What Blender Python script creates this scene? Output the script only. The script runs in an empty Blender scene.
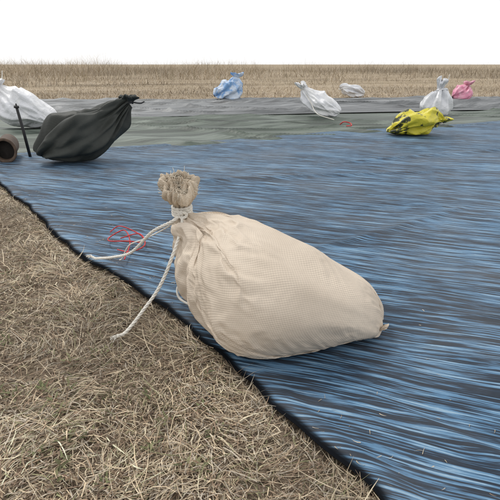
import bpy, math, random, time
import numpy as np
from mathutils import Vector, noise, Matrix

random.seed(7); rng = np.random.default_rng(11)
scene = bpy.context.scene
COL = scene.collection

# ------------------------------------------------------------------ helpers
def link(o): COL.objects.link(o); return o

def mesh_obj(name, verts, faces, mat=None, smooth=True, uvs=None, parent=None, loop_uv=None):
    me = bpy.data.meshes.new(name)
    me.from_pydata([tuple(v) for v in verts], [], faces)
    me.update()
    if uvs is not None:
        ul = me.uv_layers.new(name="UVMap")
        li = np.zeros(len(me.loops), dtype=np.int32); me.loops.foreach_get("vertex_index", li)
        uvarr = np.asarray(uvs, dtype=np.float32)[li]
        ul.data.foreach_set("uv", uvarr.ravel())
    if loop_uv is not None:
        ul = me.uv_layers.new(name="UVMap"); ul.data.foreach_set("uv", np.asarray(loop_uv, dtype=np.float32).ravel())
    if smooth:
        me.polygons.foreach_set("use_smooth", [True]*len(me.polygons))
    if mat: me.materials.append(mat)
    o = bpy.data.objects.new(name, me); link(o)
    if parent: o.parent = parent; o.matrix_parent_inverse = parent.matrix_world.inverted()
    return o

def thing(name, loc, label, category, group=None):
    e = bpy.data.objects.new(name, None); e.empty_display_size = 0.05
    e.location = loc; link(e)
    e["label"] = label; e["category"] = category
    if group: e["group"] = group
    e.matrix_world = Matrix.Translation(loc)
    return e

def catmull(P, n):
    P = np.asarray(P, float); k = len(P)
    Q = np.vstack([2*P[0]-P[1], P, 2*P[-1]-P[-2]])
    ts = np.linspace(0, k-1-1e-9, n); out = []
    for t in ts:
        i = int(t); f = t-i
        p0, p1, p2, p3 = Q[i], Q[i+1], Q[i+2], Q[i+3]
        out.append(0.5*((2*p1)+(-p0+p2)*f+(2*p0-5*p1+4*p2-p3)*f*f+(-p0+3*p1-3*p2+p3)*f**3))
    return np.array(out)

def nz(x, y, z=0.0): return noise.noise(Vector((x, y, z)))

def tube(path, r, seg=8, closed_ends=True):
    path = np.asarray(path); n = len(path); V = []; F = []
    T = np.gradient(path, axis=0); T /= np.linalg.norm(T, axis=1)[:, None]+1e-9
    ref = np.array([0.13, 0.31, 0.94]); nrm = np.cross(T[0], ref); nrm /= np.linalg.norm(nrm)
    for i in range(n):
        nrm = nrm - T[i]*np.dot(nrm, T[i]); nrm /= np.linalg.norm(nrm)
        b = np.cross(T[i], nrm); rr = r[i] if hasattr(r, '__len__') else r
        for j in range(seg):
            a = 2*math.pi*j/seg
            V.append(path[i]+rr*(math.cos(a)*nrm+math.sin(a)*b))
    for i in range(n-1):
        for j in range(seg):
            F.append((i*seg+j, i*seg+(j+1) % seg, (i+1)*seg+(j+1) % seg, (i+1)*seg+j))
    if closed_ends:
        F.append(tuple(range(seg))[::-1]); F.append(tuple((n-1)*seg+j for j in range(seg)))
    return V, F

def twisted(path, r, pitch=None, strands=3, seg=7):
    """laid rope: three helical strands around the path"""
    path = np.asarray(path); n = len(path)
    T = np.gradient(path, axis=0); T /= np.linalg.norm(T, axis=1)[:, None]+1e-9
    ref = np.array([0.13, 0.31, 0.94]); nrm = np.cross(T[0], ref); nrm /= np.linalg.norm(nrm)
    s = np.concatenate([[0], np.cumsum(np.linalg.norm(np.diff(path, axis=0), axis=1))])
    pitch = pitch or r*8
    N = []; B = []
    for i in range(n):
        nrm = nrm - T[i]*np.dot(nrm, T[i]); nrm /= np.linalg.norm(nrm); N.append(nrm.copy()); B.append(np.cross(T[i], nrm))
    N = np.array(N); B = np.array(B); V = []; F = []
    for k in range(strands):
        a = 2*math.pi*(s/pitch)+2*math.pi*k/strands
        p = path+(np.cos(a)[:, None]*N+np.sin(a)[:, None]*B)*r*0.5
        v, f = tube(p, r*0.56, seg); off = len(V); V += list(v); F += [tuple(q+off for q in ff) for ff in f]
    return V, F

def resample(P, step):
    C = catmull(P, max(40, len(P)*40))
    s = np.concatenate([[0], np.cumsum(np.linalg.norm(np.diff(C, axis=0), axis=1))])
    m = max(6, int(s[-1]/step)); q = np.linspace(0, s[-1], m)
    return np.stack([np.interp(q, s, C[:, i]) for i in range(3)], 1)

def merge(parts):
    V = []; F = []
    for v, f in parts:
        o = len(V); V += list(v); F += [tuple(q+o for q in ff) for ff in f]
    return V, F

# ------------------------------------------------------------------ materials
def newmat(name):
    m = bpy.data.materials.new(name); m.use_nodes = True
    nt = m.node_tree; b = nt.nodes["Principled BSDF"]; return m, nt, b
def N(nt, t, **kw):
    n = nt.nodes.new(t)
    for k, v in kw.items(): setattr(n, k, v)
    return n
def ramp(nt, stops):
    r = N(nt, "ShaderNodeValToRGB"); e = r.color_ramp.elements
    while len(e) > 1: e.remove(e[-1])
    e[0].position, e[0].color = stops[0][0], (*stops[0][1], 1)
    for p, c in stops[1:]:
        x = e.new(p); x.color = (*c, 1)
    return r
def mathn(nt, op, a=None, b=None, va=None, vb=None):
    m = N(nt, "ShaderNodeMath", operation=op)
    if a is not None: nt.links.new(a, m.inputs[0])
    elif va is not None: m.inputs[0].default_value = va
    if b is not None: nt.links.new(b, m.inputs[1])
    elif vb is not None: m.inputs[1].default_value = vb
    return m.outputs[0]
def noisen(nt, vec, scale, detail=4, rough=.55, dist=0.0):
    n = N(nt, "ShaderNodeTexNoise"); n.inputs["Scale"].default_value = scale
    n.inputs["Detail"].default_value = detail; n.inputs["Roughness"].default_value = rough
    n.inputs["Distortion"].default_value = dist
    if vec is not None: nt.links.new(vec, n.inputs["Vector"])
    return n
def mapping(nt, vec, rot=(0,0,0), scale=(1,1,1)):
    m = N(nt, "ShaderNodeMapping"); m.inputs["Rotation"].default_value = rot; m.inputs["Scale"].default_value = scale
    nt.links.new(vec, m.inputs["Vector"]); return m.outputs[0]
def mixc(nt, fac, a, b, blend='MIX'):
    m = N(nt, "ShaderNodeMix", data_type='RGBA', blend_type=blend)
    if isinstance(fac, (int, float)): m.inputs[0].default_value = fac
    else: nt.links.new(fac, m.inputs[0])
    for s, x in ((m.inputs[6], a), (m.inputs[7], b)):
        if isinstance(x, tuple): s.default_value = (*x, 1)
        else: nt.links.new(x, s)
    return m.outputs[2]

def cloth_mat(name, base, dark, period=0.006, rough=.75, bump=.35, spec=.3, weave=.3):
    m, nt, b = newmat(name)
    uv = N(nt, "ShaderNodeUVMap").outputs[0]; sep = N(nt, "ShaderNodeSeparateXYZ"); nt.links.new(uv, sep.inputs[0])
    k = 2*math.pi/period
    su = mathn(nt, 'SINE', mathn(nt, 'MULTIPLY', sep.outputs[0], vb=k)); sv = mathn(nt, 'SINE', mathn(nt, 'MULTIPLY', sep.outputs[1], vb=k))
    w = mathn(nt, 'MULTIPLY', su, sv)
    tc = N(nt, "ShaderNodeTexCoord").outputs["Object"]
    n1 = noisen(nt, tc, 7, 5, .6); n2 = noisen(nt, tc, 60, 4, .6)
    r = ramp(nt, [(.3, dark), (.62, base)]); nt.links.new(n1.outputs[0], r.inputs[0])
    c2 = mixc(nt, mathn(nt, 'MULTIPLY', n2.outputs[0], vb=.35), r.outputs[0], tuple(x*.75 for x in base))
    wf = mathn(nt, 'MULTIPLY_ADD', w, vb=.5); nt.nodes[-1].inputs[2].default_value = .5
    c3 = mixc(nt, mathn(nt, 'MULTIPLY', wf, vb=weave), c2, tuple(x*.55 for x in base))
    nt.links.new(c3, b.inputs["Base Color"]); b.inputs["Roughness"].default_value = rough
    b.inputs["Specular IOR Level"].default_value = spec
    h = mathn(nt, 'ADD', mathn(nt, 'MULTIPLY', w, vb=.6), mathn(nt, 'MULTIPLY', n2.outputs[0], vb=1.5))
    bp = N(nt, "ShaderNodeBump"); bp.inputs["Strength"].default_value = bump; bp.inputs["Distance"].default_value = .001
    nt.links.new(h, bp.inputs["Height"]); nt.links.new(bp.outputs[0], b.inputs["Normal"])
    return m

def plastic_mat(name, c1, c2, scale=5, rough=.35, stops=(.4, .6), bumpd=.02):
    m, nt, b = newmat(name); tc = N(nt, "ShaderNodeTexCoord").outputs["Object"]
    n1 = noisen(nt, tc, scale, 4, .6, .4); r = ramp(nt, [(stops[0], c1), (stops[1], c2)]); nt.links.new(n1.outputs[0], r.inputs[0])
    nt.links.new(r.outputs[0], b.inputs["Base Color"]); b.inputs["Roughness"].default_value = rough
    n2 = noisen(nt, tc, 14, 5, .6, .8)
    vo = N(nt, "ShaderNodeTexVoronoi"); vo.inputs["Scale"].default_value = 11; nt.links.new(tc, vo.inputs["Vector"])
    hh = mathn(nt, 'ADD', n2.outputs[0], mathn(nt, 'MULTIPLY', vo.outputs["Distance"], vb=.8))
    bp = N(nt, "ShaderNodeBump"); bp.inputs["Strength"].default_value = .8; bp.inputs["Distance"].default_value = bumpd
    nt.links.new(hh, bp.inputs["Height"]); nt.links.new(bp.outputs[0], b.inputs["Normal"])
    return m

def simple_mat(name, c, rough=.7, var=.3, scale=40):
    m, nt, b = newmat(name); tc = N(nt, "ShaderNodeTexCoord").outputs["Object"]
    n1 = noisen(nt, tc, scale, 4); r = ramp(nt, [(.35, tuple(x*(1-var) for x in c)), (.65, c)]); nt.links.new(n1.outputs[0], r.inputs[0])
    nt.links.new(r.outputs[0], b.inputs["Base Color"]); b.inputs["Roughness"].default_value = rough
    return m

M_bag = cloth_mat("beige_woven_cloth", (.74, .635, .515), (.61, .515, .41), weave=.42, bump=.5)
M_neck = cloth_mat("frayed_sackcloth", (.70, .60, .47), (.36, .28, .20), rough=.9)
M_rope = simple_mat("white_cotton_rope", (.78, .75, .68), .9, .15, 120)
M_thread = simple_mat("pale_threads", (.74, .67, .55), .9, .3, 50)
M_red = simple_mat("red_string", (.60, .035, .035), .6)
M_dark = cloth_mat("dark_sack_cloth", (.052, .057, .050), (.026, .029, .026), .012, .6, .35, .3)
M_white = plastic_mat("white_plastic", (.70, .71, .74), (.82, .82, .82), 4)
M_blueb = plastic_mat("pale_blue_plastic", (.20, .38, .66), (.62, .70, .80), 7, stops=(.44, .56))
M_yel = plastic_mat("yellow_printed_plastic", (.05, .055, .02), (.68, .60, .045), 9, stops=(.41, .45))
M_pink = plastic_mat("pink_plastic", (.72, .25, .38), (.82, .48, .56), 6)
M_clay = simple_mat("brown_clay", (.12, .080, .055), .8, .5, 25)
M_hole = simple_mat("painted_bore_shade", (.02, .016, .013), .95, .5, 25)  # near-black colour standing in for the shade inside the pipe
M_black = simple_mat("black_rod", (.02, .02, .022), .5, .2)

def tarp_blue():
    m, nt, b = newmat("blue_black_woven_sheet")
    tc = N(nt, "ShaderNodeTexCoord").outputs["Object"]
    w = noisen(nt, tc, 1.1, 3, .5)
    sub = N(nt, "ShaderNodeVectorMath", operation='SUBTRACT'); nt.links.new(w.outputs["Color"], sub.inputs[0]); sub.inputs[1].default_value = (.5, .5, .5)
    sc = N(nt, "ShaderNodeVectorMath", operation='SCALE'); nt.links.new(sub.outputs[0], sc.inputs[0]); sc.inputs["Scale"].default_value = .16
    ad = N(nt, "ShaderNodeVectorMath", operation='ADD'); nt.links.new(tc, ad.inputs[0]); nt.links.new(sc.outputs[0], ad.inputs[1])
    rot = (0, 0, math.radians(20))
    base = mapping(nt, ad.outputs[0], rot=rot)
    n1 = noisen(nt, mapping(nt, base, scale=(7, 190, 1)), 1.0, 3, .6, .08)
    n2 = noisen(nt, mapping(nt, base, scale=(1.8, 55, 1)), 1.0, 3, .55, .08)
    n3 = noisen(nt, mapping(nt, base, scale=(.8, 4.5, 1)), 1.0, 3, .5, .3)
    s = mathn(nt, 'ADD', mathn(nt, 'MULTIPLY', n1.outputs[0], vb=.56), mathn(nt, 'MULTIPLY', n2.outputs[0], vb=.32))
    s = mathn(nt, 'ADD', s, mathn(nt, 'MULTIPLY', n3.outputs[0], vb=.12))
    r = ramp(nt, [(.455, (.010, .014, .022)), (.503, (.022, .043, .074)), (.518, (.085, .19, .32)), (.56, (.12, .26, .42)), (.60, (.29, .44, .57))])
    nt.links.new(s, r.inputs[0])
    n4 = noisen(nt, mapping(nt, base, scale=(160, 420, 1)), 1.0, 2, .5)
    col = mixc(nt, mathn(nt, 'MULTIPLY', n4.outputs[0], vb=.45), r.outputs[0], (.035, .06, .095))
    n5 = noisen(nt, tc, 2.2, 5, .6)   # dust film
    dr = ramp(nt, [(.42, (0, 0, 0)), (.75, (.20, .20, .20))]); nt.links.new(n5.outputs[0], dr.inputs[0])
    col = mixc(nt, dr.outputs[0], col, (.30, .29, .27))
    sep = N(nt, "ShaderNodeSeparateXYZ"); nt.links.new(N(nt, "ShaderNodeUVMap").outputs[0], sep.inputs[0])
    e = ramp(nt, [(0.0, (0, 0, 0)), (.007, (0, 0, 0)), (.014, (1, 1, 1))])
    n6 = noisen(nt, tc, 6, 3, .6)
    nt.links.new(mathn(nt, 'ADD', sep.outputs[0], mathn(nt, 'MULTIPLY', mathn(nt, 'SUBTRACT', n6.outputs[0], vb=.5), vb=.02)), e.inputs[0])
    c = mixc(nt, e.outputs[0], (.008, .009, .011), col)
    nt.links.new(c, b.inputs["Base Color"]); b.inputs["Roughness"].default_value = .6
    nt.links.new(mathn(nt, 'MULTIPLY', e.outputs[0], vb=.24), b.inputs["Specular IOR Level"])
    bp = N(nt, "ShaderNodeBump"); bp.inputs["Strength"].default_value = .3; bp.inputs["Distance"].default_value = .0015
    nt.links.new(s, bp.inputs["Height"]); nt.links.new(bp.outputs[0], b.inputs["Normal"])
    return m
def tarp_plain(name, c1, c2, c3):
    m, nt, b = newmat(name); tc = N(nt, "ShaderNodeTexCoord").outputs["Object"]
    v = mapping(nt, mapping(nt, tc, rot=(0, 0, math.radians(-14))), scale=(.45, 5.5, 1))
    n = noisen(nt, v, 1.0, 7, .70, .5); r = ramp(nt, [(.36, c1), (.5, c2), (.62, c3)]); nt.links.new(n.outputs[0], r.inputs[0])
    v2 = mapping(nt, mapping(nt, tc, rot=(0, 0, math.radians(12))), scale=(.5, 9, 1))
    n2 = noisen(nt, v2, 1.0, 4, .6, .6); r2 = ramp(nt, [(.34, (.35, .35, .35)), (.42, (1, 1, 1)), (.62, (1, 1, 1)), (.68, (1.5, 1.5, 1.5))]); nt.links.new(n2.outputs[0], r2.inputs[0])
    c = mixc(nt, .8, r.outputs[0], r2.outputs[0], 'MULTIPLY')
    nt.links.new(c, b.inputs["Base Color"]); b.inputs["Roughness"].default_value = .5; b.inputs["Specular IOR Level"].default_value = .3
    bp = N(nt, "ShaderNodeBump"); bp.inputs["Strength"].default_value = .6; bp.inputs["Distance"].default_value = .04
    nt.links.new(n.outputs[0], bp.inputs["Height"]); nt.links.new(bp.outputs[0], b.inputs["Normal"])
    return m
M_tblue = tarp_blue()
M_tgreen = tarp_plain("green_grey_sheet", (.036, .046, .038), (.082, .104, .084), (.16, .19, .16))
M_tgrey = tarp_plain("grey_sheet", (.070, .077, .079), (.145, .153, .158), (.25, .26, .265))

def blade_mat():
    m, nt, b = newmat("dry_grass_blades"); a = N(nt, "ShaderNodeAttribute"); a.attribute_name = "tint"
    nt.links.new(a.outputs["Color"], b.inputs["Base Color"]); b.inputs["Roughness"].default_value = .7
    b.inputs["Specular IOR Level"].default_value = .25
    return m
M_blade = blade_mat()

def ground_mat():
    m, nt, b = newmat("dry_field_soil"); tc = N(nt, "ShaderNodeTexCoord").outputs["Object"]
    n = noisen(nt, tc, 90, 8, .78); r = ramp(nt, [(.32, (.06, .045, .032)), (.5, (.22, .17, .12)), (.66, (.42, .34, .25))]); nt.links.new(n.outputs[0], r.inputs[0])
    v = mapping(nt, tc, scale=(.12, .5, 1)); n2 = noisen(nt, v, 1.0, 8, .7)
    r2 = ramp(nt, [(.35, (.22, .175, .12)), (.5, (.34, .275, .19)), (.68, (.42, .35, .26))]); nt.links.new(n2.outputs[0], r2.inputs[0])
    sep = N(nt, "ShaderNodeSeparateXYZ"); nt.links.new(tc, sep.inputs[0])
    f = mathn(nt, 'MULTIPLY', mathn(nt, 'SUBTRACT', sep.outputs[1], vb=3.0), vb=.25); nt.nodes[-1].use_clamp = True
    c = mixc(nt, f, r.outputs[0], r2.outputs[0]); nt.links.new(c, b.inputs["Base Color"])
    b.inputs["Roughness"].default_value = .95; b.inputs["Specular IOR Level"].default_value = .1
    bp = N(nt, "ShaderNodeBump"); bp.inputs["Strength"].default_value = .8; bp.inputs["Distance"].default_value = .008
    nt.links.new(n.outputs[0], bp.inputs["Height"]); nt.links.new(bp.outputs[0], b.inputs["Normal"])
    return m
M_ground = ground_mat()

# ------------------------------------------------------------------ sheet outline (metres on the ground)
LY = np.array([.20, .40, .579, .713, .82, .90, 1.0, 1.16, 1.30, 1.46, 1.55, 1.92, 2.686, 3.50])
LX = np.array([.46, .31, .190, .092, .020, -.028, -.075, -.190, -.31, -.465, -.555, -.815, -1.367, -1.95])
def edge_x(y):
    y = np.asarray(y, float)
    w = .009*np.sin(y*9+1)+.005*np.sin(y*23)+.003*np.sin(y*51+2)
    return np.interp(y, LY, LX)+w
def top_y(x): return 3.50+.489*(x+1.95)

# ------------------------------------------------------------------ ground
def build_ground():
    n = 260
    u = np.linspace(-1, 1, n); xs = np.sinh(u*7.2)/np.sinh(7.2)*400
    v = np.linspace(0, 1, n); ys = -3+np.sinh(v*6.5)/np.sinh(6.5)*800
    V = []
    for y in ys:
        for x in xs:
            near = math.exp(-max(0, abs(x)+abs(y)-4)*.3)
            z = -.006-.014*abs(nz(x*5, y*5, 2))*near-.006*abs(nz(x*17, y*17, 3))*near
            if y > 11: z += .05*min(1, (y-11)/6)*(nz(x*.3, y*.25, 9)+.2)*max(0,1-y/60)
            V.append((x, y, z))
    F = [(j*n+i, j*n+i+1, (j+1)*n+i+1, (j+1)*n+i) for j in range(n-1) for i in range(n-1)]
    o = mesh_obj("ground", V, F, M_ground); o["kind"] = "structure"
build_ground()

# ------------------------------------------------------------------ sheets
def seg_fold(x, y, ax, ay, bx, by, w):
    dx, dy = bx-ax, by-ay; L2 = dx*dx+dy*dy; t = ((x-ax)*dx+(y-ay)*dy)/L2
    tt = min(1, max(0, t)); px, py = ax+dx*tt, ay+dy*tt
    d = math.hypot(x-px, y-py)/(w*(.35+.65*math.sin(math.pi*min(.97, max(.03, tt)))))
    return math.exp(-d*d)*math.sin(math.pi*min(.98, max(.02, tt)))**.5
FOLDS = [(.30, 1.00, 1.3, .70, .028, .008), (.34, 1.12, 1.9, 1.25, .03, .007), (.16, .90, .62, .42, .022, .008), (.05, 1.5, 1.0, 2.2, .03, .007), (-.3, 1.6, -.7, 2.3, .025, .006),
         (1.0, 2.0, 3.0, 2.3, .04, .010), (-.9, 2.6, 1.2, 3.0, .04, .010), (.4, 3.2, 3.0, 4.2, .05, .012)]
def blue_h(x, y, d):
    a = x*.94-y*.342; c = x*.342+y*.94
    wob = nz(x*1.1, y*1.1, 5)*.12
    h = .0008*nz(a*1.3, (c+wob)*9, 1)+.0008*nz(a*3, (c+wob)*26, 7)+.005*nz(a*.8, c*1.3, 4)+.0005*nz(a*9, (c+wob)*70, 3)
    for ax, ay, bx, by, w, am in FOLDS:
        if min(ax, bx)-.1 < x < max(ax, bx)+.1 and min(ay, by)-.1 < y < max(ay, by)+.1:
            h += am*seg_fold(x+.03*nz(x*4, y*4, 8), y+.03*nz(x*4, y*4, 12), ax, ay, bx, by, w)
    rx, ry = x-.08, y-1.09
    f = math.exp(-((rx/.34)**2+(ry/.27)**2)**2)
    h = h*(1-f)
    base = .016+max(-.008, h)
    base = base*(1-f)+.012*f
    if d < .05: base += .006*math.sin(min(1, d/.05)*math.pi)*(1-f)*(1+1.2*nz(x*5, y*5, 40)) - .006*(1-d/.05)
    return base

def build_blue():
    nu, nv = 440, 420; V = []; UV = []
    for j in range(nv):
        t = (j/(nv-1))**1.45
        yl = .20+(3.50-.20)*t; xl = float(edge_x(yl)); yr = .20+(7.0-.20)*t
        for i in range(nu):
            s = (i/(nu-1))**1.8
            x = xl*(1-s)+5.2*s; y = yl*(1-s)+yr*s
            if j > nv-8: y += .03*math.sin(x*2.1)+.02*nz(x*3, 0)
            d = (x-xl)*.8
            V.append((x, y, blue_h(x, y, d))); UV.append((d, s))
    F = [(j*nu+i, j*nu+i+1, (j+1)*nu+i+1, (j+1)*nu+i) for j in range(nv-1) for i in range(nu-1)]
    o = mesh_obj("ground_sheet", V, F, M_tblue, uvs=UV)
    md = o.modifiers.new("thick", 'SOLIDIFY'); md.thickness = .0015; md.offset = -1
    o["label"] = "blue and black streaked plastic ground sheet with dark selvedge"; o["category"] = "tarpaulin"
build_blue()

def mid_y(x): return 6.6+.22*x
def build_plain(name, mat, y0, y1, x0, x1, nx, ny, zb, label, seed, amp):
    V = []
    for j in range(ny):
        t = j/(ny-1)
        for i in range(nx):
            x = x0+(x1-x0)*i/(nx-1); y = y0(x)*(1-t)+y1(x)*t
            c = y+.25*x+.3*nz(x*.5, y*.5, seed)
            r = 1-abs(nz(x*.35, c*2.2, seed+3))*3.2
            r2 = 1-abs(nz(x*.5+4, y*1.5-x*.5, seed+9))*7
            r3 = 1-abs(nz(x*.22+9, c*1.1+x*.3, seed+15))*10
            r4 = 1-abs(nz(x*.30+19, c*1.6-x*.35, seed+25))*12
            z = zb+amp*.3*max(0, r)**2+amp*.35*max(0, r2)**2+amp*1.4*max(0, r3)**1.5+amp*1.0*max(0, r4)**1.5+amp*.12*nz(x*3, y*6, seed)
            e = min(1, t*ny/6, (1-t)*ny/4)
            z = zb+(z-zb)*e
            V.append((x, y, z))
    F = [(j*nx+i, j*nx+i+1, (j+1)*nx+i+1, (j+1)*nx+i) for j in range(ny-1) for i in range(nx-1)]
    o = mesh_obj(name, V, F, mat); o["label"] = label; o["category"] = "tarpaulin"
    return o
def g0(x): return (top_y(x)-.25) if x > -1.7 else 3.35+.10*(x+1.7)
build_plain("ground_sheet", M_tgreen, g0, lambda x: mid_y(x)+.03*math.sin(x*3), -5, 8, 380, 240, .004, "dull green ground sheet with long creases under the bags", 2, .023)
def far_y(x): return 9.7+.07*x+.1*math.sin(x*.9)+.05*math.sin(x*2.7)
build_plain("ground_sheet", M_tgrey, lambda x: mid_y(x)-.05, far_y, -4.6, 11, 340, 150, .018, "grey ground sheet bordering the dry grass field", 14, .028)

# ------------------------------------------------------------------ grass / straw as stuff
def blades(name, P, L, W, az, el, bend, tint, label=None):
    n = len(P); K = 4
    V = np.zeros((n, K, 2, 3)); pos = P.copy(); az = az.copy(); curl = rng.normal(0, .35, n)
    side = np.stack([-np.sin(az), np.cos(az), rng.uniform(-.5, .5, n)], 1); side /= np.linalg.norm(side, axis=1)[:, None]
    for k in range(K):
        w = W*(1-.8*(k/(K-1))**2)*.5
        V[:, k, 0] = pos-side*w[:, None]; V[:, k, 1] = pos+side*w[:, None]
        e = el-bend*(k/(K-1)); st = L/(K-1)
        pos = pos+np.stack([np.cos(az)*np.cos(e), np.sin(az)*np.cos(e), np.sin(e)], 1)*st[:, None]
        az += curl
        pos[:, 2] = np.maximum(pos[:, 2], P[:, 2]*.5+.001)
    base = (np.arange(n)*K*2)[:, None, None]
    q = np.array([[2*k, 2*k+1, 2*k+3, 2*k+2] for k in range(K-1)])[None]
    F = (base+q).reshape(-1, 4)
    me = bpy.data.meshes.new(name); nvt = n*K*2
    me.vertices.add(nvt); me.vertices.foreach_set("co", V.reshape(-1))
    me.loops.add(F.size); me.loops.foreach_set("vertex_index", F.reshape(-1).astype(np.int32))
    me.polygons.add(len(F)); me.polygons.foreach_set("loop_start", np.arange(0, F.size, 4, dtype=np.int32))
    me.update(); me.validate()
    at = me.attributes.new("tint", 'FLOAT_COLOR', 'POINT')
    c = np.ones((n, K*2, 4)); c[:, :, :3] = tint[:, None, :]; at.data.foreach_set("color", c.reshape(-1))
    me.materials.append(M_blade); o = bpy.data.objects.new(name, me); link(o); o["kind"] = "stuff"
    return o

def pal(n, cols, wts):
    c = np.array(cols)[rng.choice(len(cols), n, p=np.array(wts)/sum(wts))]
    return c*rng.uniform(.6, 1.25, (n, 1))
STRAW = [(.51, .41, .28), (.64, .54, .39), (.32, .23, .155), (.17, .12, .08), (.43, .375, .30), (.23, .225, .12)]
n = 135000
y = .35+rng.random(n)**1.25*3.1; x = edge_x(np.minimum(y, 3.5))-np.abs(rng.random(n))**1.1*(.75+y*.72)
clump = np.array([nz(a*6, b*6, 1) for a, b in zip(x, y)])
keep = rng.random(n) < (.80+clump*.7); x, y, clump = x[keep], y[keep], clump[keep]; n = len(x)
P = np.stack([x, y, rng.uniform(-.014, .004, n)+clump*.014], 1)
L = .012+rng.exponential(.022, n); L = np.minimum(L, .085); W = rng.uniform(.0009, .0025, n)
flow = np.array([nz(a*2.2, b*2.2, 31) for a, b in zip(x, y)])*9
az = np.where(rng.random(n) < .5, flow+rng.normal(0, .5, n), rng.uniform(0, 2*math.pi, n))
el = np.abs(rng.normal(.10, .24, n)); bd = rng.uniform(-.1, .9, n)*np.clip(el*2, .1, 1)
over = (x+np.cos(az)*L > edge_x(y)+.010) & (rng.random(n) > .05); az[over] = math.pi-az[over]+rng.uniform(-.3, .3, over.sum())
cross = (x+np.cos(az)*L > edge_x(y)+.010); el[cross] = np.maximum(el[cross], .45); L[cross] = np.minimum(L[cross], .035)
patch = np.array([nz(a*2.3, b*2.3, 8) for a, b in zip(x, y)])
T = pal(n, STRAW, [5, 4.5, 4, 2.5, 4, 1.4])*(1+patch*.7)[:, None]
blades("dry_straw", P, L, W, az, el, bd, np.clip(T, .02, .8))
n = 420
y = .5+rng.random(n)*2.4; x = edge_x(y)+.015+rng.exponential(.14, n)
P = np.stack([x, y, np.array([blue_h(a, b, 1)+.002 for a, b in zip(x, y)])], 1)
okk = ((x-.08)/.33)**2+((y-1.08)/.28)**2 > 1; P = P[okk]; n = len(P)
blades("blown_straw", P, rng.uniform(.004, .018, n), rng.uniform(.0008, .0015, n), rng.uniform(0, 6.28, n), rng.uniform(0, .06, n), rng.uniform(0, .1, n), np.clip(pal(n, STRAW, [4, 5, 2, 1, 3, 0]), .02, .8))
n = 14000
y = .4+rng.random(n)**1.25*2.6; x = edge_x(y)-rng.random(n)*(.75+y*.7)-.01
P = np.stack([x, y, rng.uniform(-.01, .006, n)], 1)
blades("leaf_litter", P, rng.uniform(.004, .011, n), rng.uniform(.002, .005, n), rng.uniform(0, 6.28, n), rng.uniform(-.3, .8, n), rng.uniform(-.5, 1, n), np.clip(pal(n, [(.12, .085, .06), (.22, .155, .11), (.36, .28, .21), (.20, .125, .09), (.12, .12, .06)], [4, 4, 4, 1, 1]), .02, .8))
tx = []
for _ in range(170):
    cy = .5+random.random()**1.3*2.8; cx = float(edge_x(cy))-.05-random.random()*(.8+cy*.7)
    for _ in range(22): tx.append((cx+random.gauss(0, .014), cy+random.gauss(0, .014), -.01))
P = np.array(tx); n = len(P)
blades("dry_grass_tufts", P, rng.uniform(.02, .055, n), rng.uniform(.001, .002, n), rng.uniform(0, 6.28, n), rng.uniform(.4, 1.3, n), rng.uniform(.1, 1.4, n), np.clip(pal(n, STRAW, [4, 4, 3, 2, 2, 2]), .02, .8))
tx = []; az = []
for _ in range(80):
    cy = .5+random.random()**1.6*1.6; cx = float(edge_x(cy))-.06-random.random()*(.5+cy*.5)
    for k in range(16):
        a = random.uniform(0, 6.28); r = random.random()*.016
        tx.append((cx+r*math.cos(a), cy+r*math.sin(a), random.uniform(-.004, .012))); az.append(a)
P = np.array(tx); n = len(P)
blades("low_weeds", P, rng.uniform(.006, .017, n), rng.uniform(.003, .006, n), np.array(az), rng.uniform(.1, .9, n), rng.uniform(.0, 1.0, n), np.clip(pal(n, [(.14, .15, .07), (.20, .19, .10), (.21, .14, .09)], [3, 3, 2]), .02, .8))
# far field
n = 70000
y = 9.3+rng.random(n)**1.6*24; x = rng.uniform(-1, 1, n)*(4+y*.62)
ok = y > 9.75+.07*x+.1*np.sin(x*.9); x, y = x[ok], y[ok]; n = len(x)
P = np.stack([x, y, np.full(n, -.01)], 1)
pt = np.array([nz(a*.35, b*.35, 4)+.6*nz(a*.15, b*.9, 14) for a, b in zip(x, y)])
T = pal(n, [(.46, .38, .29), (.40, .32, .23), (.30, .23, .17), (.50, .43, .34)], [4, 4, 2, 3])*(1+pt*.7)[:, None]
blades("short_dry_grass", P, rng.uniform(.04, .14, n), rng.uniform(.004, .012, n), rng.uniform(0, 6.28, n), rng.uniform(.1, 1.3, n), rng.uniform(0, .9, n), np.clip(T, .03, .8))
n = 60000
y = rng.uniform(16, 55, n); x = rng.uniform(-1, 1, n)*(3+y*.6)
dens = np.array([nz(a*.25, b*.18, 6) for a, b in zip(x, y)])
ok = rng.random(n) < np.clip((dens+.10)*1.4+np.clip((y-24)*.05, 0, .6)-np.clip(x*.05, -.5, .3), .02, 1); x, y, dens = x[ok], y[ok], dens[ok]; n = len(x)
P = np.stack([x, y, np.full(n, -.01)], 1)
Lr = rng.uniform(.20, .62, n)*(1+dens*.9)*np.clip((y-8)/18, .5, 1)*np.clip(1.0-x*.020, .8, 1.35)*(1+np.clip((y-30)/40, 0, .55))
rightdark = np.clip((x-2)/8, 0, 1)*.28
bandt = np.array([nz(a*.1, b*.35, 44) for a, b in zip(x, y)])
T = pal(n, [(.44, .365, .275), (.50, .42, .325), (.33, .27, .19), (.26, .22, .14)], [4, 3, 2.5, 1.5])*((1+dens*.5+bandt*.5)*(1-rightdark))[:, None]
blades("tall_dry_grass", P, Lr, rng.uniform(.006, .02, n), rng.uniform(0, 6.28, n), rng.uniform(.6, 1.5, n), rng.uniform(0, 1.3, n), np.clip(T, .03, .8))

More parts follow.
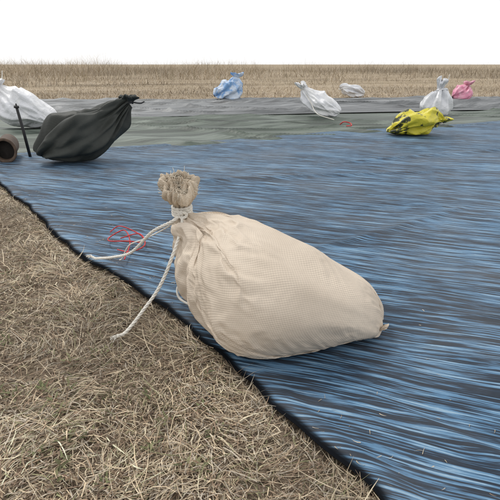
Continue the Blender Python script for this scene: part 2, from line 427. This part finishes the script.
# ------------------------------------------------------------------ sacks
def loft_sack(O, heading, rings, nseg=128, nr=150, zg=.012, pleat=.22, pleat_k=3.2, pleat_fall=.10, crumple=.006, seed=1, power=2.2, kq=5.0, lump=.006, off=0.0, weld=False, longp=.0035, start=0.0):
    """rings: (a along heading, z, lateral c, half width, half height)"""
    H = np.array([math.cos(heading), math.sin(heading), 0]); S = np.array([-math.sin(heading), math.cos(heading), 0])
    R = catmull(np.array(rings, float), nr); R[:, 3:] = np.maximum(R[:, 3:], .003)
    C2 = R[:, :2]; T2 = np.gradient(C2, axis=0); T2 /= np.linalg.norm(T2, axis=1)[:, None]+1e-9
    s = np.concatenate([[0], np.cumsum(np.linalg.norm(np.diff(C2, axis=0), axis=1))])
    V = []; UV = []; m = nseg if weld else nseg+1
    for i in range(nr):
        a, z, c, rs, ru = R[i]; t = T2[i]; nn = np.array([-t[1], t[0]])
        if nn[1] < 0 and abs(nn[1]) > .2: nn = -nn
        for j in range(m):
            th = 2*math.pi*j/nseg; ct, st = math.cos(th), math.sin(th)
            e = 2/power
            px = math.copysign(abs(ct)**e, ct)*rs; pz = math.copysign(abs(st)**e, st)*ru
            k = pleat_k
            pl = 1-2.2*abs(nz(ct*k, st*k, s[i]*1.3+seed))*1.6
            pl2 = nz(ct*k*2.3, st*k*2.3, s[i]*2+seed+5)
            fall = math.exp(-s[i]/pleat_fall)
            rr = min(rs, ru)
            g = 1.0 if start <= 0 else min(1, .25+s[i]/start)
            d = g*(pl*(pleat*rr*fall+longp*math.exp(-s[i]/(pleat_fall*3.0))*(pleat > 0))+pl2*(pleat*.5*rr*fall))
            if start > 0: d -= .003*(1-min(1, s[i]/start))
            q = min(1, s[i]/.08)
            d += q*crumple*(nz(ct*2.2+s[i]*2, st*2.2, s[i]*kq+seed*3)-.6*abs(nz(ct*1.3+seed, st*3+s[i]*3, s[i]*kq*1.2)))
            d += q*lump*nz(ct*1.1, st*1.1, s[i]*kq*.6+seed*7)*2
            d *= min(1, rr/.02); d += off*q
            px += d*ct; pz += d*st
            w = np.array([O[0], O[1], 0])+H*(a+nn[0]*pz)+S*(c+px)
            zz = z+nn[1]*pz
            kk = .010; x0 = (zz-zg)/kk
            zz = zg+kk*(math.log1p(math.exp(min(40, x0)))) - kk*.02 if x0 < 30 else zz
            V.append((w[0], w[1], zz)); UV.append((j/nseg*2*math.pi*.15, s[i]))
    if weld:
        F = [(i*m+j, i*m+(j+1) % m, (i+1)*m+(j+1) % m, (i+1)*m+j) for i in range(nr-1) for j in range(m)]
        U = [((j+dj)/nseg*2*math.pi*.15, s[i+di]) for i in range(nr-1) for j in range(m) for dj, di in ((0, 0), (1, 0), (1, 1), (0, 1))]
        F.append(tuple((nr-1)*m+j for j in range(m))); U += [(0, s[-1])]*m
        return V, F, U
    F = [(i*m+j, i*m+j+1, (i+1)*m+j+1, (i+1)*m+j) for i in range(nr-1) for j in range(nseg)]
    return V, F, UV

def cord_ring(center, r, tr, turns=3, rise=.012):
    n = 26*turns; P = []
    for i in range(n):
        a = 2*math.pi*turns*i/(n-1)
        P.append((center[0]+r*math.cos(a), center[1]+r*math.sin(a), center[2]-rise/2+rise*i/(n-1)+.003*math.sin(a*1.0)))
    return twisted(P, tr)

# ---- main beige sack (slack cloth settled over its fill)
root = thing("sandbag", (.06, 1.10, .012), "beige woven sandbag tied at the neck with white rope", "sandbag")
rings = [(0, .262, 0, .017, .017), (.004, .243, -.001, .021, .019), (.020, .220, -.006, .038, .036), (.056, .190, -.024, .068, .068), (.106, .160, -.056, .106, .104),
         (.17, .142, -.090, .148, .130), (.235, .130, -.110, .180, .132), (.31, .114, -.112, .190, .120), (.385, .094, -.092, .174, .098),
         (.448, .078, -.062, .142, .076), (.495, .060, -.038, .106, .052), (.520, .046, -.028, .085, .028), (.530, .036, -.022, .06, .012), (.532, .034, -.022, .02, .004)]
hd = math.atan2(-.362, .932)
rf = [(a, z*.99, c, rs*.965, ru*.97) for a, z, c, rs, ru in rings]
fv, ff, _ = loft_sack((-.18, 1.28), hd, rf, nseg=80, nr=80, pleat=0, crumple=.010, seed=3, lump=.004, power=2.3, off=-.005)
fill = mesh_obj("fill", fv, ff); fill.modifiers.new("c", 'COLLISION'); fill.collision.thickness_outer = .002; fill.collision.cloth_friction = 14
gp = mesh_obj("floor", [(-1, 0, .011), (1, 0, .011), (1, 2, .011), (-1, 2, .011)], [(0, 1, 2, 3)]); gp.modifiers.new("c", 'COLLISION'); gp.collision.thickness_outer = .002; gp.collision.cloth_friction = 20
NS, NR = 156, 120
V, F, UV = loft_sack((-.18, 1.28), hd, rings, nseg=NS, nr=NR, pleat=.46, pleat_k=2.1, pleat_fall=.14, crumple=.020, seed=3, lump=.004, power=2.3, off=.004, weld=True, longp=.009, start=.06)
body = mesh_obj("body", V, F, M_bag, loop_uv=UV)
vg = body.vertex_groups.new(name="pin"); vg.add([i for i in range(len(V)) if V[i][2] > .232 and i < NS*20], 1.0, 'REPLACE')
cm = body.modifiers.new("cloth", 'CLOTH'); cs = cm.settings
cs.quality = 6; cs.mass = .12; cs.tension_stiffness = 30; cs.compression_stiffness = 30; cs.shear_stiffness = 10; cs.bending_stiffness = .5
cs.tension_damping = 10; cs.compression_damping = 10; cs.shear_damping = 10; cs.air_damping = 2
cs.vertex_group_mass = "pin"; cs.shrink_min = -.10; cs.shrink_max = -.10
cm.collision_settings.collision_quality = 3; cm.collision_settings.distance_min = .003; cm.collision_settings.use_self_collision = False
cm.point_cache.frame_start = 1; cm.point_cache.frame_end = 60
for f in range(1, 27):
    scene.frame_set(f)
dg = bpy.context.evaluated_depsgraph_get(); ev = body.evaluated_get(dg)
me2 = bpy.data.meshes.new_from_object(ev, depsgraph=dg)
body.modifiers.clear(); body.data = me2
for o in (fill, gp): bpy.data.objects.remove(o)
scene.frame_set(1)
sb = body.modifiers.new("sub", 'SUBSURF'); sb.levels = 1; sb.render_levels = 2
body.parent = root; body.matrix_parent_inverse = root.matrix_world.inverted(); body.name = "body"

tie = np.array([-.18, 1.28, .262])
def rosette(tie, prof, nseg=150, lean=(-.01, -.03), k=3.5, seed=0, amp=.2, tilt=0, irr=0.0):
    V = []; UV = []; m = nseg+1
    P = catmull(np.array(prof), 60)
    for i, (r, z) in enumerate(P):
        for j in range(m):
            th = 2*math.pi*j/nseg; ct, st = math.cos(th), math.sin(th)
            d = 1+amp*(1-3*abs(nz(ct*k, st*k, z*6+seed)))+amp*.6*nz(ct*k*3, st*k*3, z*30+seed)+irr*nz(ct*1.2, st*1.2, seed+50+z*12)
            rr = max(.001, r*d); zz = z*(1+irr*.8*nz(ct*1.5, st*1.5, seed+70))+.008*nz(ct*5, st*5, 3+seed+z*20)*min(1, z/.03)
            p = np.array([rr*ct, rr*st, zz])
            ph = tilt*min(1, max(0, zz/.05))
            cx, sx = math.cos(ph), math.sin(ph); p = np.array([p[0], p[1]*cx-p[2]*sx, p[1]*sx+p[2]*cx])
            V.append((tie[0]+p[0]+lean[0]*zz/.1, tie[1]+p[1]+lean[1]*zz/.1, tie[2]+p[2])); UV.append((j/nseg*.3, i*.003))
    F = [(i*m+j, i*m+j+1, (i+1)*m+j+1, (i+1)*m+j) for i in range(59) for j in range(nseg)]
    return V, F, UV
TILT = math.radians(32)
V, F, UV = rosette(tie, [(.016, -.004), (.018, .008), (.024, .022), (.032, .042), (.039, .062), (.042, .078), (.038, .090), (.032, .088), (.028, .071), (.024, .081), (.018, .088), (.013, .071), (.009, .078), (.005, .073)], seed=4, amp=.24, tilt=TILT, lean=(-.002, .02), k=2.8, irr=.24)
mesh_obj("neck", V, F, M_neck, uvs=UV, parent=root)
parts = []
cx, sx = math.cos(TILT), math.sin(TILT)
def rot(p): return np.array([p[0], p[1]*cx-p[2]*sx, p[1]*sx+p[2]*cx])
for i in range(520):
    a = random.uniform(0, 2*math.pi); r = random.uniform(.004, .043); z = .089-abs(r-.034)*.5-random.random()*.010
    if random.random() < .35: r = random.uniform(.034, .043); z = random.uniform(.058, .082)
    p = tie+rot(np.array([r*math.cos(a), r*math.sin(a), z]))+np.array([-.002, .017, 0])
    L = random.uniform(.004, .017); o = rot(np.array([math.cos(a)*random.uniform(-.4, 1), math.sin(a)*random.uniform(-.4, 1), random.uniform(-.2, .6)])); o /= np.linalg.norm(o)+1e-6
    c = np.array([random.gauss(0, .35) for _ in range(3)])
    parts.append(tube(np.array([p-o*.004, p+o*L*.5+c*L*.2, p+o*L+c*L*.5]), [.0008, .0007, .0005], 4))
V, F = merge(parts); mesh_obj("frayed_threads", V, F, M_thread, parent=root)
parts = [cord_ring(tie+np.array([0, 0, -.005]), .0245, .0042, 4, .026)]
kn = tie+np.array([.004, -.031, -.008])
parts.append(twisted(resample([kn+np.array([-.012, .004, .006]), kn+np.array([0, -.008, .008]), kn+np.array([.012, -.002, 0]), kn+np.array([.002, -.008, -.008]), kn+np.array([-.010, -.002, 0]), kn+np.array([.002, -.010, .005])], .0015), .0042))
t1 = [kn, (-.205, 1.245, .235), (-.265, 1.28, .195), (-.34, 1.34, .115), (-.42, 1.43, .065), (-.485, 1.50, .034), (-.505, 1.52, .026), (-.52, 1.53, .028)]
t2 = [kn, (-.176, 1.222, .225), (-.190, 1.175, .18), (-.225, 1.14, .10), (-.268, 1.10, .045), (-.292, 1.07, .020), (-.304, 1.055, .012), (-.316, 1.042, .014)]
for t in (t1, t2): parts.append(twisted(resample(t, .0018), .0043))
t3 = [np.array(kn), (-.22, 1.26, .215), (-.30, 1.36, .15), (-.37, 1.44, .10), (-.40, 1.46, .05), (-.42, 1.50, .028)]
parts.append(twisted(resample(t3, .0018), .0020))
for endp, dirv in ((t1[-1], (-1, .6, 0)), (t2[-1], (-.5, -.8, 0))):   # unravelled rope ends
    for _ in range(26):
        p = np.array(endp)+np.random.default_rng(_).normal(0, .0018, 3); dv = np.array(dirv)+np.random.default_rng(_+50).normal(0, .45, 3); dv[2] = abs(dv[2])*.4
        parts.append(tube(np.array([p, p+dv*.006, p+dv*.012+np.array([0, 0, -.002])]), [.0009, .0008, .0004], 4))
V, F = merge(parts); mesh_obj("tie_cord", V, F, M_rope, parent=root)
st = resample([(-.10, 1.215, .03), (-.168, 1.24, .060), (-.195, 1.235, .055), (-.19, 1.215, .03), (-.15, 1.19, .02), (-.09, 1.17, .02)], .002)
V, F = tube(st, .0032, 6); mesh_obj("loop", V, F, M_rope, parent=root)

# red string
rs = thing("string", (-.45, 1.7, .02), "thin red string tangled over the blue sheet beside rope", "string")
parts = [tube(resample([(-.525, 1.78, .03), (-.49, 1.79, .05), (-.43, 1.76, .04), (-.39, 1.72, .03), (-.375, 1.65, .035), (-.42, 1.62, .05), (-.49, 1.65, .04), (-.51, 1.72, .03), (-.46, 1.74, .05), (-.42, 1.65, .035), (-.405, 1.50, .03)], .003), .0022, 6),
         tube(resample([(-.46, 1.68, .04), (-.39, 1.67, .06), (-.36, 1.61, .04), (-.40, 1.57, .03), (-.45, 1.59, .03)], .003), .0022, 6)]
V, F = merge(parts); mesh_obj("strand", V, F, M_red, parent=rs)
rs = thing("string", (1.0, 5.3, .03), "small loop of red string lying on the sheet", "string")
V, F = tube(resample([(.94, 5.35, .03), (.97, 5.3, .06), (1.03, 5.28, .05), (1.02, 5.15, .04), (.98, 5.2, .03)], .005), .006, 5); mesh_obj("strand", V, F, M_red, parent=rs)

# ---- other bags
def small_bag(name, O, hdeg, rings, mat, label, seed, zg=.03, crumple=.02, lump=.02, pleat=.3, tiemat=None, ros=None, tail=None, category="sandbag", tr=.006, kq=5, rosmat=None, lean=(0, -.02), longp=.008):
    h = math.radians(hdeg)
    root = thing(name, (O[0], O[1], zg), label, category)
    V, F, UV = loft_sack(O, h, rings, nseg=120, nr=120, zg=zg, pleat=pleat, pleat_k=2.6, pleat_fall=.12, crumple=crumple, lump=lump, seed=seed, kq=kq, longp=longp)
    mesh_obj("body", V, F, mat, uvs=UV, parent=root)
    tp = np.array([O[0]+math.cos(h)*rings[0][0], O[1]+math.sin(h)*rings[0][0], rings[0][1]])
    if ros:
        V, F, UV = rosette(tp, ros, 80, lean=lean, seed=seed, amp=.35, irr=.7, k=2.5); mesh_obj("neck", V, F, rosmat or mat, uvs=UV, parent=root)
    ps = [cord_ring(tp, rings[0][3]*1.25, tr, 2, tr*2.5)]
    if tail: ps.append(tube(resample([tp]+tail, .01), tr*.8, 6))
    V, F = merge(ps); mesh_obj("tie_cord", V, F, tiemat or M_rope, parent=root)

small_bag("sandbag", (-.80, 3.42), 197, [(0, .385, 0, .022, .022), (.03, .365, 0, .035, .035), (.08, .325, -.01, .065, .062), (.16, .265, -.02, .115, .11), (.25, .212, -.02, .165, .15), (.34, .175, -.02, .185, .165), (.43, .14, -.01, .165, .15), (.51, .105, 0, .13, .10), (.56, .08, 0, .09, .055), (.575, .06, 0, .02, .01)],
          M_dark, "dark grey sandbag leaning over with its neck tied shut", 21, zg=.02, crumple=.06, lump=.016, tiemat=M_black, ros=[(.022, 0), (.03, .015), (.045, .03), (.035, .04), (.01, .03)], tail=[(-.77, 3.41, .385), (-.72, 3.40, .38), (-.69, 3.40, .39)], longp=.015)
small_bag("sandbag", (-2.46, 5.1), -8, [(0, .42, 0, .022, .022), (.02, .39, 0, .06, .05), (.06, .33, 0, .13, .12), (.14, .25, 0, .2, .18), (.26, .2, 0, .23, .18), (.38, .16, 0, .2, .14), (.48, .12, 0, .15, .10), (.54, .09, 0, .09, .05), (.56, .08, 0, .02, .01)],
          M_white, "bulging white plastic sandbag with a thin string on its neck", 33, crumple=.05, ros=[(.022, 0), (.05, .03), (.06, .05), (.03, .05), (.01, .04)], tail=[(-2.40, 5.1, .48), (-2.38, 5.1, .56)])
small_bag("sandbag", (-.22, 9.3), 200, [(0, .40, 0, .03, .03), (.02, .36, 0, .09, .08), (.06, .27, 0, .16, .15), (.14, .2, 0, .2, .18), (.26, .16, 0, .2, .15), (.36, .12, 0, .15, .10), (.42, .09, 0, .05, .03)],
          M_blueb, "crumpled pale blue and white plastic bag tied upright", 45, zg=.03, crumple=.09, ros=[(.03, 0), (.07, .04), (.09, .07), (.05, .06), (.01, .05)])
small_bag("sandbag", (.64, 6.35), -14, [(0, .34, 0, .025, .025), (.03, .31, 0, .06, .05), (.09, .24, 0, .12, .10), (.18, .17, 0, .18, .14), (.28, .13, 0, .19, .12), (.37, .10, 0, .15, .09), (.44, .08, 0, .08, .05), (.46, .07, 0, .02, .01)],
          M_white, "slumped white plastic sandbag with twisted knotted top", 57, zg=.02, crumple=.06, ros=[(.025, 0), (.05, .03), (.06, .06), (.03, .06), (.01, .05)], lean=(-.06, -.02), tail=[(.72, 6.2, .2), (.78, 6.0, .08), (.95, 5.8, .03)])
small_bag("sandbag", (1.78, 10.3), 0, [(0, .16, 0, .03, .03), (.04, .18, 0, .09, .07), (.14, .15, 0, .16, .11), (.28, .12, 0, .17, .10), (.40, .09, 0, .12, .07), (.47, .07, 0, .03, .02)],
          M_white, "low white bag lying at the edge of the dry grass", 61, zg=.0, crumple=.06)
small_bag("sandbag", (2.36, 6.5), 100, [(0, .33, 0, .025, .025), (-.01, .30, 0, .08, .07), (0, .22, 0, .15, .13), (.02, .14, 0, .20, .17), (.04, .09, 0, .20, .18), (.05, .05, 0, .16, .14), (.05, .04, 0, .02, .02)],
          M_white, "white plastic sandbag standing with a pointed twisted neck", 73, zg=.02, crumple=.06, ros=[(.025, 0), (.035, .03), (.05, .07), (.04, .10), (.015, .11)], tail=[(2.43, 6.5, .38), (2.45, 6.5, .50)])
small_bag("sandbag", (3.78, 9.1), 185, [(0, .27, 0, .025, .025), (.02, .24, 0, .08, .07), (.06, .18, 0, .12, .11), (.12, .14, 0, .14, .12), (.20, .11, 0, .12, .09), (.25, .09, 0, .03, .02)],
          M_pink, "small pink plastic bag knotted at the top", 85, zg=.03, crumple=.06, ros=[(.025, 0), (.06, .04), (.07, .07), (.03, .06), (.01, .05)])
small_bag("sandbag", (1.72, 4.66), 186, [(0, .12, 0, .03, .025), (.03, .14, 0, .07, .06), (.10, .14, 0, .13, .10), (.20, .12, 0, .16, .11), (.30, .11, 0, .15, .10), (.39, .08, 0, .12, .07), (.46, .06, 0, .06, .03), (.48, .05, 0, .02, .01)],
          M_yel, "crumpled yellow plastic bag with dark printed patches", 97, zg=.02, crumple=.08, ros=[(.03, 0), (.05, .02), (.07, .04), (.04, .05), (.01, .04)])

# ---- clay pipe and stake
pr = thing("clay_pipe", (-1.62, 3.3, 0), "short dark brown pipe end lying beside the dark sandbag", "pipe")
def pipe():
    prof = [(.070, .30), (.070, .03), (.080, .028), (.082, .0), (.078, -.004), (.066, -.004), (.063, .0), (.060, .30)]
    V = []; ns = 48
    for r, d in prof:
        for j in range(ns):
            a = 2*math.pi*j/ns; V.append((-1.60+r*math.cos(a)-d*.35, 3.28+d, .09+r*math.sin(a)))
    F = [(i*ns+j, i*ns+(j+1) % ns, ((i+1) % len(prof))*ns+(j+1) % ns, ((i+1) % len(prof))*ns+j) for i in range(len(prof)) for j in range(ns)]
    return V, F
V, F = pipe(); mesh_obj("barrel", V, F, M_clay, parent=pr)
V = []; F = []
for k, (r, d) in enumerate([(.062, .05), (.03, .045), (.003, .042)]):
    for j in range(32):
        a = 2*math.pi*j/32; V.append((-1.60+r*math.cos(a)-d*.35, 3.28+d+.006*nz(r*60*math.cos(a), r*60*math.sin(a)), .09+r*math.sin(a)))
F = [(k*32+j, k*32+(j+1) % 32, (k+1)*32+(j+1) % 32, (k+1)*32+j) for k in range(2) for j in range(32)]+[tuple(64+j for j in range(32))]
mesh_obj("bore_shade_disc", V, F, M_hole, parent=pr)  # added end disc, its dark colour paints the shaded pipe interior
sr = thing("stake", (-1.55, 3.45, 0), "thin black stake standing upright next to the pipe", "stake")
V, F = merge([tube([(-1.53, 3.50, -.03), (-1.56, 3.51, .2), (-1.585, 3.52, .345), (-1.586, 3.52, .37)], [.010, .010, .009, .004], 10), tube([(-1.586, 3.52, .34), (-1.585, 3.52, .355)], [.017, .017], 12)])
mesh_obj("rod", V, F, M_black, parent=sr)

# ------------------------------------------------------------------ light
world = bpy.data.worlds.new("World"); scene.world = world; world.use_nodes = True
nt = world.node_tree; bg = nt.nodes["Background"]
sky = N(nt, "ShaderNodeTexSky"); sky.sky_type = 'NISHITA'; sky.sun_disc = False
EL, AZ = 52, -38
sky.sun_elevation = math.radians(EL); sky.sun_rotation = math.radians(AZ)
c = mixc(nt, .93, sky.outputs[0], (10.6, 10.6, 10.65)); nt.links.new(c, bg.inputs[0]); bg.inputs[1].default_value = .1
sd = bpy.data.lights.new("sun", 'SUN'); sd.energy = 1.4; sd.angle = math.radians(12); sd.color = (1, .96, .9)
so = bpy.data.objects.new("sun", sd); link(so)
d = Vector((math.sin(math.radians(AZ))*math.cos(math.radians(EL)), math.cos(math.radians(AZ))*math.cos(math.radians(EL)), math.sin(math.radians(EL))))
so.rotation_euler = d.to_track_quat('Z', 'Y').to_euler()

cam = bpy.data.cameras.new("camera"); co = bpy.data.objects.new("camera", cam); link(co)
co.location = (0, 0, .62); co.rotation_euler = (math.radians(90-20.4), 0, 0); cam.lens = 36; cam.sensor_width = 36
cam.clip_start = .02; cam.clip_end = 2000; scene.camera = co
scene.view_settings.view_transform = 'Standard'; scene.view_settings.look = 'None'; scene.view_settings.exposure = 0
